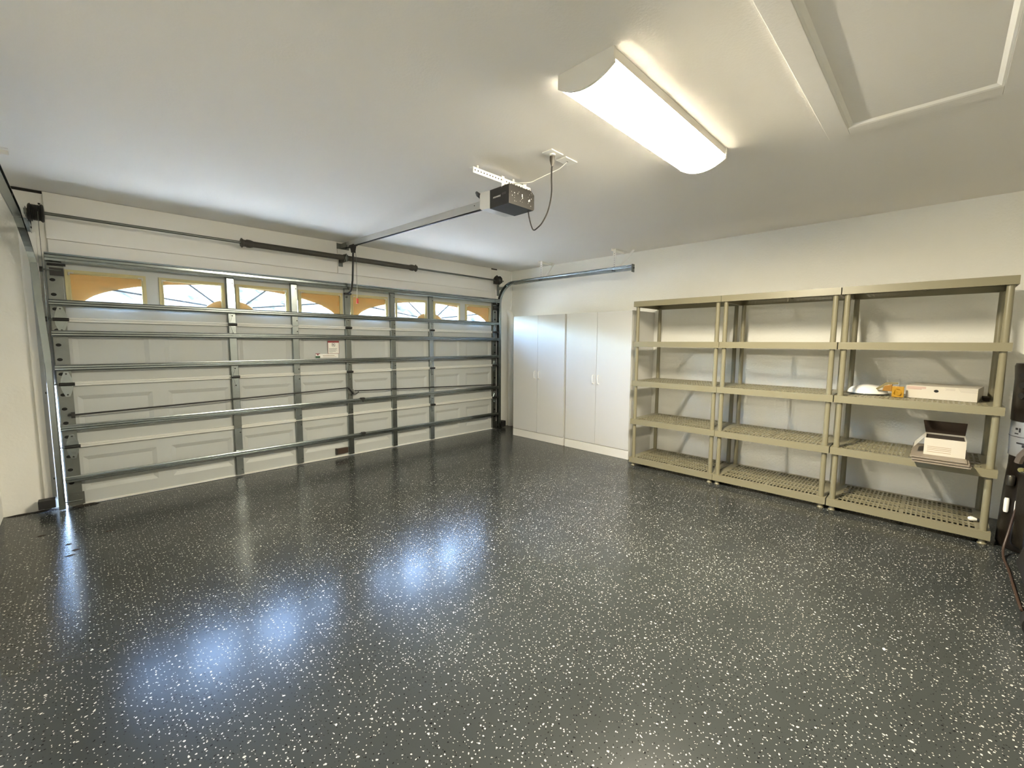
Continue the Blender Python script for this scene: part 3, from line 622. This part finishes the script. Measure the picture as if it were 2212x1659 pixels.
# ------------------------------------------------------------------ tall cabinets
def cabinet(y1, label):
    W_, xf, H = .985, -.586, 1.828; y0 = y1-W_
    t = thing('storage_cabinet', label, 'cabinet', (-.30, y1-W_/2, 0), 'tall white storage cabinets')
    b = MB(); b.box(xf+.018, -.03, y0, y1, .002, H); b.build('carcass', M['cab_edge'], t)
    b = MB(); b.box(xf+.0005, xf+.0178, y0, y1, .002, .110); b.build('plinth', M['cab_edge'], t)
    ym = (y0+y1)/2
    for s, ya, yb in ((1, ym+.0022, y1-.0015), (-1, y0+.0015, ym-.0022)):
        b = MB(); b.box(xf, xf+.0172, ya, yb,   .1175, H-.001); d = b.build('door', M['cab'], t, bevel=.0012)
        b = MB(); yh = ym + s*.040; P = smooth([(xf-.0002,yh,.912),(xf-.022,yh,.917),(xf-.030,yh,.938),(xf-.030,yh,.996),(xf-.022,yh,1.017),(xf-.0002,yh,1.022)], 4)
        b.tube(P, .0062, 10); b.lathe((xf-.001,yh,.912),[(.0001,-.001),(.011,-.001),(.011,.001),(.0001,.001)],12,axis='x'); b.build('handle', M['white'], d)
    return t
c1 = cabinet(-.578, 'tall white two-door cabinet nearest the garage door')
dup(c1, (-.30, -1.590-.985/2, 0), 'tall white two-door cabinet touching the khaki plastic shelves')

# ------------------------------------------------------------------ plastic shelving units
def shelving(y1, label):
    W_, xf, xb = .948, -.776, -.160; y0 = y1-W_
    t = thing('shelving_unit', label, 'shelves', ((xf+xb)/2, y1-W_/2, 0), 'khaki plastic shelving units')
    tr = MB(); h0, h1 = -.060, 0.0; e = .030
    def bx(x0,x1,ya,yb,za,zb): tr.box(x0,x1,ya,yb,za,zb)
    bx(xf, xf+.012, y0, y1, h0, h1); bx(xb-.012, xb, y0, y1, h0, h1)
    bx(xf+.012, xb-.012, y0, y0+.012, h0, h1); bx(xf+.012, xb-.012, y1-.012, y1, h0, h1)
    for ya, yb in ((y0+.012,y0+.075),(y1-.075,y1-.012)): bx(xf+.012, xb-.012, ya, yb, -.010, 0)
    for xa, xc in ((xf+.012,xf+.040),(xb-.040,xb-.012)): bx(xa, xc, y0+.075, y1-.075, -.010, 0)
    ix0, ix1, iy0, iy1 = xf+.040, xb-.040, y0+.075, y1-.075
    nb = 4; bw = (ix1-ix0)/nb
    for i in range(1, nb): x = ix0+bw*i; bx(x-.014, x+.014, iy0, iy1, -.012, 0)        # solid lengthwise ribs
    for i in range(nb): x = ix0+bw*(i+.5); bx(x-.007, x+.007, iy0, iy1, -.006, -.0005)
    ym = (iy0+iy1)/2; bx(ix0, ix1, ym-.013, ym+.013, -.020, 0)
    ny = 28
    for i in range(1, ny):
        if i == ny//2: continue
        y = iy0+(iy1-iy0)*i/ny; bx(ix0, ix1, y-.0055, y+.0055, -.006, -.001)
    # triangular webs in the holes
    base = tr
    T0 = None
    for k, z in enumerate((1.908, 1.453, 1.003, .556, .100)):
        if T0 is None:
            q = MB(); q.v = [(x,y,zz+z) for x,y,zz in base.v]; q.f, q.m, q.sm = base.f, base.m, base.sm
            o = q.build('shelf', M['shelf'], t); T0 = o
        else:
            o = T0.copy(); COL.objects.link(o); o.location = (0,0,z-1.908); ORG[o] = ORG[t]
        if k == 0: continue
    zs = [1.908, 1.453, 1.003, .556, .100]
    for k in range(4):
        for x in (xf+.037, xb-.037):
            for y in (y0+.036, y1-.036):
                b = MB(); b.cyl((x,y,zs[k+1]-.004),(x,y,zs[k]-.058), .0215, .0195, n=18); b.build('post', M['shelf'], t)
    for x in (xf+.037, xb-.037):
        for y in (y0+.036, y1-.036):
            b = MB(); b.lathe((x,y,0), [(.0001,.0005),(.025,.0005),(.026,.006),(.020,.014),(.0185,.042),(.0001,.042)], 18); b.build('foot', M['shelf'], t)
    return t
s1 = shelving(-2.696, 'khaki plastic shelving unit next to the white cabinets, all shelves empty')
s1c = Vector(s1.location)
dup(s1, (s1c.x, -3.648-.474, 0), 'empty khaki plastic shelving unit in the middle of the three')
dup(s1, (s1c.x, -4.604-.481, 0), 'khaki plastic shelving unit at the right holding cartons and tiles', 1.0148)

# ------------------------------------------------------------------ things on the shelves
S3 = 1.0035; S4 = .5565; S5 = .1005
DM = thing('glass_lamp_shade', 'white glass bowl lamp shade lying upside down on shelf', 'lamp shade', (-.40,-4.785,S3))
b = MB(); pr = [(.135,.004),(.142,.010),(.140,.018)] + [(.138*math.cos(t), .018+.066*math.sin(t)) for t in [PI/2*i/10 for i in range(1,10)]] + [(.001,.084)]
b.lathe((-.40,-4.785,S3), pr, 40); b.build('glass_bowl', M['milk'], DM)
b = MB(); b.lathe((-.40,-4.785,S3), [(.120,.001),(.147,.001),(.148,.005),(.143,.012),(.136,.012),(.120,.001)], 40); b.build('rim', M['galv_dull'], DM)
# yellow packet leaning on the flat carton
YP = thing('yellow_packet', 'crumpled yellow packet leaning on the end of the long white box', 'packet', (-.56,-4.97,S3))
b = MB(); b.box(-.552,-.536,-5.030,-4.955,S3+.001,S3+.090); b.add([(-.556+.008*math.sin(i),-4.990+.026*math.cos(2*PI*i/18),S3+.042+.028*math.sin(2*PI*i/18)) for i in range(18)], [tuple(range(18))], 0); b.build('packet_face', M['yellow'], YP, bevel=.004)
b = MB(); b.prism([(-4.955,S3+.045),(-4.955,S3+.105),(-4.905,S3+.090),(-4.893,S3+.047)], 'x', -.545, -.515); b.build('packet_flap', mat('orange_packet', (.25,.115,.008), .45), YP, bevel=.003)
b = MB(); b.prism([(-4.862,S3+.050),(-4.850,S3+.062),(-4.915,S3+.118),(-4.990,S3+.120),(-4.990,S3+.106),(-4.930,S3+.100)], 'x', -.530, -.520); b.build('packet_tab', M['olive'], YP)
# long flat white carton
LB = thing('flat_carton', 'long flat white carton with a dark round hole in its front', 'box', (-.33,-5.24,S3))
rt = ((-.535,-5.44,0), math.radians(-7))
b = MB(); b.box(-.535,-.135,-5.440,-5.036,S3+.001,S3+.102); 
fb = b
b = MB(); b.add([(-.5356,-5.215+.014*math.cos(2*PI*i/20),S3+.066+.011*math.sin(2*PI*i/20)) for i in range(20)], [tuple(range(20))]); b.build('hand_hole', M['hole'], LB, rot=rt)
b = fb
for ya, yb, za, zb in ((-5.155,-5.040,.078,.096),(-5.13,-5.04,.070,.078)): b.box(-.5358,-.5352,ya,yb,S3+za,S3+zb,1)
for ya, yb, zz in ((-5.300,-5.262,.090),(-5.300,-5.268,.083),(-5.300,-5.265,.076),(-5.42,-5.335,.092),(-5.42,-5.34,.084),(-5.415,-5.345,.076),(-5.42,-5.35,.068)): b.box(-.5358,-.5352,ya-.02,yb-.02+.02,S3+zz,S3+zz+.004,2)
b.build('carton_body', [M['card'], mat('faded_pink_print', (.45,.33,.28), .7), mat('grey_box_print', (.42,.38,.32), .7)], LB, rot=rt)
b = MB(); b.box(-.38,-.225,-5.512,-5.478,S3+.0025,S3+.030); tag(b.build('dark_offcut', M['carton_dark'], bevel=.003), 'short dark strip lying between the flat carton and the rear post', 'offcut')
# stack of beige tiles overhanging the shelf, white carton on top
zt_ = S4+.0005
for i in range(5):
    b = MB(); dx, dy = (0,.006,-.004,.010,.0)[i], (0,-.004,.003,.0,.012)[i]
    b.box(-.885+dx,-.285+dx,-5.430+dy+.004*i*.5,-5.122+dy,zt_,zt_+.0085); zt_ += .0092
    lab = ('large beige tile at the bottom of the stack on the shelf','large beige tile second from bottom of the stack','large beige tile in the middle of the stack','large beige tile second from top of the stack','large beige tile topmost of the stack, under the open carton')[i]
    tag(b.build('floor_tile', M['tile'], bevel=.001), lab, 'tile', 'beige tiles stacked on the shelf')
OC = thing('open_carton', 'small white carton with dark open top on the tile stack', 'box', (-.60,-5.29,zt_))
cx0, cx1, cy0, cy1, cz0, cz1 = -.760, -.470, -5.402, -5.180, zt_+.0004, zt_+.128
b = MB()
b.box(cx0,cx0+.006,cy0,cy1,cz0,cz1); b.box(cx1-.006,cx1,cy0,cy1,cz0,cz1); b.box(cx0+.006,cx1-.006,cy0,cy0+.006,cz0,cz1); b.box(cx0+.006,cx1-.006,cy1-.006,cy1,cz0,cz1); b.box(cx0+.006,cx1-.006,cy0+.006,cy1-.006,cz0,cz0+.005)
for z in (.062,.050,.038,.022): b.box(cx0-.0006,cx0,cy0+.075,cy1-.018,cz0+z,cz0+z+.0035,1)
b.build('carton_body', [M['card'], M['kraft']], OC)
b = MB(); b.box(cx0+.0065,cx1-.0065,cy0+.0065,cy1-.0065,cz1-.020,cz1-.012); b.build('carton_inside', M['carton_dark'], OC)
b = MB(); b.add([(cx1,cy0,cz1),(cx1,cy1,cz1),(cx1+.10,cy1+.02,cz1+.085),(cx1+.10,cy0-.01,cz1+.085),(cx1+.004,cy0,cz1-.004),(cx1+.004,cy1,cz1-.004),(cx1+.104,cy1+.02,cz1+.081),(cx1+.104,cy0-.01,cz1+.081)],[(3,2,1,0),(4,5,6,7),(0,1,5,4),(1,2,6,5),(2,3,7,6),(3,0,4,7)]); b.build('rear_flap', mat('dark_flap', (.045,.028,.017), .8), OC)
b = MB(); b.add([(cx0+.02,cy1,cz1),(cx1-.02,cy1,cz1),(cx1-.03,cy1+.055,cz1-.075),(cx0+.03,cy1+.055,cz1-.085),(cx0+.02,cy1+.004,cz1-.004),(cx1-.02,cy1+.004,cz1-.004),(cx1-.03,cy1+.059,cz1-.079),(cx0+.03,cy1+.059,cz1-.089)],[(3,2,1,0),(4,5,6,7),(0,1,5,4),(1,2,6,5),(2,3,7,6),(3,0,4,7)]); b.build('side_flap', M['card'], OC)
# small bulb on the lowest shelf
BU = thing('light_bulb', 'small white light bulb lying on the lowest shelf at the right', 'light bulb', (-.55,-5.475,S5))
b = MB(); b.lathe((-.566,-5.455,S5+.019), [(.0001,0),(.010,-.002),(.018,-.014),(.018,-.024),(.012,-.042),(.009,-.050)], 20, axis='y'); b.build('globe', M['milk'], BU)
b = MB(); b.lathe((-.566,-5.455,S5+.019), [(.009,-.050),(.011,-.052),(.011,-.080),(.006,-.086),(.0001,-.086)], 16, axis='y'); b.build('screw_base', M['dark'], BU)

# ------------------------------------------------------------------ golf bag and duffel at the right edge
GB = thing('golf_bag', 'tall dark golf bag with silver band standing beyond the shelf end', 'golf bag', (-.62,-5.84,0))
gc = (-.62,-5.79)
b = MB(); b.lathe((*gc,0), [(.0001,.004),(.185,.004),(.192,.02),(.190,.10),(.182,.40),(.172,.60),(.172,.66)], 36); b.build('lower_body', M['bag'], GB)
b = MB(); b.lathe((*gc,0), [(.1725,.66),(.178,.664),(.182,.80),(.180,.905),(.1725,.910)], 36)
b.build('silver_band', M['silver'], GB)
b = MB()
for z, h, t0, t1 in ((.850,.014,2.06,2.16),(.835,.030,2.20,2.27),(.820,.008,2.04,2.20),(.755,.010,2.16,2.42),(.735,.018,2.36,2.44),(.80,.004,1.5,2.6)):
    n = 8; A = [(gc[0]+.1835*math.cos(t0+(t1-t0)*i/n), gc[1]+.1835*math.sin(t0+(t1-t0)*i/n)) for i in range(n+1)]
    for i in range(n): b.quad((*A[i],z),(*A[i+1],z),(*A[i+1],z+h),(*A[i],z+h))
b.build('band_print', M['black'], GB)
b = MB(); b.lathe((*gc,0), [(.1725,.905),(.184,.910),(.186,1.02),(.186,1.20),(.190,1.26),(.192,1.29),(.186,1.31),(.10,1.318),(.0001,1.318)], 36); b.build('top_cuff', M['bag'], GB)
b = MB()
for i in range(3): 
    t = 2.2; z = 1.23-.07*i; b.cyl((gc[0]+.186*math.cos(t),gc[1]+.186*math.sin(t),z),(gc[0]+.196*math.cos(t),gc[1]+.196*math.sin(t),z), .022, n=14)
b.build('cuff_stud', M['black'], GB)
# pocket, strap and buckle on the side towards the camera
b = MB(); b.prism([(-.93+.0,-5.70),(-.80,-5.655),(-.74,-5.70),(-.74,-5.98),(-.90,-5.98)], 'z', .06, .58); b.build('side_pocket', M['bag'], GB, bevel=.02, seg=3)
STRAP = [(-.835,-5.70,.46),(-.81,-5.662,.302),(-.835,-5.64,.15),(-.90,-5.62,.05),(-1.0,-5.618,.012),(-1.18,-5.625,.010),(-1.4,-5.626,.010),(-1.62,-5.627,.010),(-1.78,-5.630,.010)]
b = MB(); P = smooth(STRAP, 6)
b.tube(P, .007, 8); b.build('strap', M['brown'], GB)
def on_bag(t, z, off): return (gc[0]+(.186+off)*math.cos(t), gc[1]+(.186+off)*math.sin(t), z)
b = MB(); b.tube([on_bag(2.62,.74,.012), on_bag(2.45,.68,.014), on_bag(2.38,.63,.012)], .022, 8); b.build('strap_clip', mat('grey_webbing', (.10,.08,.065), .5), GB)
b = MB(); b.cyl(on_bag(2.50,.585,.008), on_bag(2.50,.585,.024), .016, n=14); b.build('buckle', M['brass'], GB)
b = MB(); b.lathe(on_bag(2.22,.50,.014), [(.0001,-.040),(.018,-.040),(.022,-.02),(.022,.02),(.018,.030),(.0001,.030)], 16); b.build('strap_ring', mat('worn_metal', (.12,.11,.09), .3, .8), GB)
for t, w in ((2.16,.014),(2.46,.008)):
    b = MB(); z0 = .26; b.lathe(on_bag(t,.315,.012), [(.0001,-.055),(w*.8,-.052),(w,-.04),(w,.035),(w*.8,.048),(.0001,.05)], 16); b.build('highlight_piece', M['white'], GB)  # white pieces painted for the bright highlights on the glossy fittings
DB = thing('duffel_bag', 'black duffel bag on the floor at the right edge of the photo', 'bag', (-1.75,-5.95,0))
b = MB(); P = [(-5.70,.06),(-5.67,.03),(-5.643,.10),(-5.67,.22),(-5.76,.30),(-5.95,.33),(-6.1,.30),(-6.2,.18),(-6.2,.06),(-6.1,.004),(-5.8,.004)]
b.prism(P, 'x', -2.02, -1.25, smooth=True); b.build('bag_body', M['bag_black'], DB, bevel=.03, seg=3)
b = MB(); b.cyl((-2.12,-5.668,.073),(-2.03,-5.668,.073), .072, n=24); b.build('wheel', M['black'], DB)

# ------------------------------------------------------------------ safety sensors, floor litter
for (x0, x1, y0, y1, z0, z1), lab in (((-5.600,-5.500,-.075,.010,.040,.110), 'black safety sensor box by the floor at the left door track'), ((-.318,-.238,-.06,.010,.020,.115), 'black safety sensor box by the floor near the corner pipe')):
    t = thing('safety_sensor', lab, 'sensor', ((x0+x1)/2,(y0+y1)/2,0))
    b = MB(); b.box(x0, x1, y0, y1, z0, z1); b.build('sensor_body', M['black'], t, bevel=.004)
    b = MB(); b.box((x0+x1)/2-.02,(x0+x1)/2+.02,y1+.0005,.058 if x0<-1 else .0595,.004,z1-.02); b.build('mounting_bracket', M['galv_dull'], t)
    if x0 > -1:
        b = MB(); b.tube(smooth([(-.34,-.01,.135),(-.30,-.03,.125),(-.27,-.03,.112)],4), .004, 6); b.build('wire', M['brown'], t)
# damp dirt in the corner under the door's left end
b = MB()
def blob(b, cx, cy, rx, ry, z, h, n=14, seed=0, mi=0):
    r = random.Random(seed); ring = [(cx+rx*math.cos(2*PI*i/n)*r.uniform(.6,1.1), cy+ry*math.sin(2*PI*i/n)*r.uniform(.6,1.1)) for i in range(n)]
    vs = [(x,y,z) for x,y in ring] + [((x+cx)/2,(y+cy)/2,z+h) for x,y in ring]
    b.add(vs, [(i,(i+1)%n,n+(i+1)%n,n+i) for i in range(n)] + [tuple(range(n,2*n))], mi, True)
blob(b, -5.30, -.036, .075, .018, .0004, .012, seed=3); blob(b, -5.37, -.040, .05, .018, .0004, .010, seed=5); blob(b, -5.56, .015, .09, .02, .0004, .012, seed=9); blob(b, -5.70, .030, .09, .015, .0004, .008, seed=10)
d = b.build('dirt_heap', M['dirt']); d['kind'] = 'stuff'; d['label'] = 'dark damp dirt in the corner at the foot of the left door track'; d['category'] = 'dirt'
leafs = [(-5.567,-.639,.030,.014,'dark dead leaf on the floor nearest the left wall'),(-5.422,-.965,.022,.012,'small dead leaf on the floor, farther of the close pair'),(-5.410,-1.199,.026,.012,'dead leaf with a curled edge on the floor, nearest the camera'),(-5.211,-.868,.034,.011,'long dead leaf on the floor closest to the garage door'),(-5.385,-1.115,.024,.012,'dead leaf on the floor between two other leaves')]
for i, (x, y, rx, ry, lab) in enumerate(leafs):
    b = MB(); blob(b, x, y, rx, ry, .0004, .004, 10, 20+i)
    tag(b.build('dead_leaf', M['leaf']), lab, 'leaf', 'dead leaves on the floor near the left wall')
b = MB(); blob(b, -2.684, -5.132, .012, .007, .0004, .003, 8, 41); tag(b.build('paint_chip', M['white']), 'white chip lying on the floor, larger than the flakes around it', 'chip')

# ------------------------------------------------------------------ light: sky and sun outside, the fluorescent inside
w = bpy.data.worlds.new('world'); sc.world = w; w.use_nodes = True; nt = w.node_tree
bg = nt.nodes['Background']; sk = nt.nodes.new('ShaderNodeTexSky'); sk.sky_type = 'NISHITA'; sk.sun_disc = False
sk.sun_elevation = math.radians(52); sk.sun_rotation = math.radians(110); sk.air_density = 1.0; sk.dust_density = 1.2; sk.ozone_density = 2.0
nt.links.new(sk.outputs[0], bg.inputs['Color']); bg.inputs['Strength'].default_value = SKY_ST
sd = bpy.data.lights.new('sun', 'SUN'); sd.energy = SUN_ST; sd.angle = math.radians(.6); sd.color = (1,.95,.86)
so = bpy.data.objects.new('sun', sd); COL.objects.link(so); so.rotation_euler = (math.radians(36), 0, math.radians(80)); so.location = (0,-10,20)

sc.view_settings.view_transform = 'Standard'; sc.view_settings.look = 'None'; sc.view_settings.exposure = 0; sc.view_settings.gamma = 1; sc.view_settings.use_curve_mapping = False
sc.cycles.max_bounces = 12; sc.cycles.diffuse_bounces = 8; sc.cycles.glossy_bounces = 6; sc.cycles.transparent_max_bounces = 12
sc.cycles.sample_clamp_indirect = 60
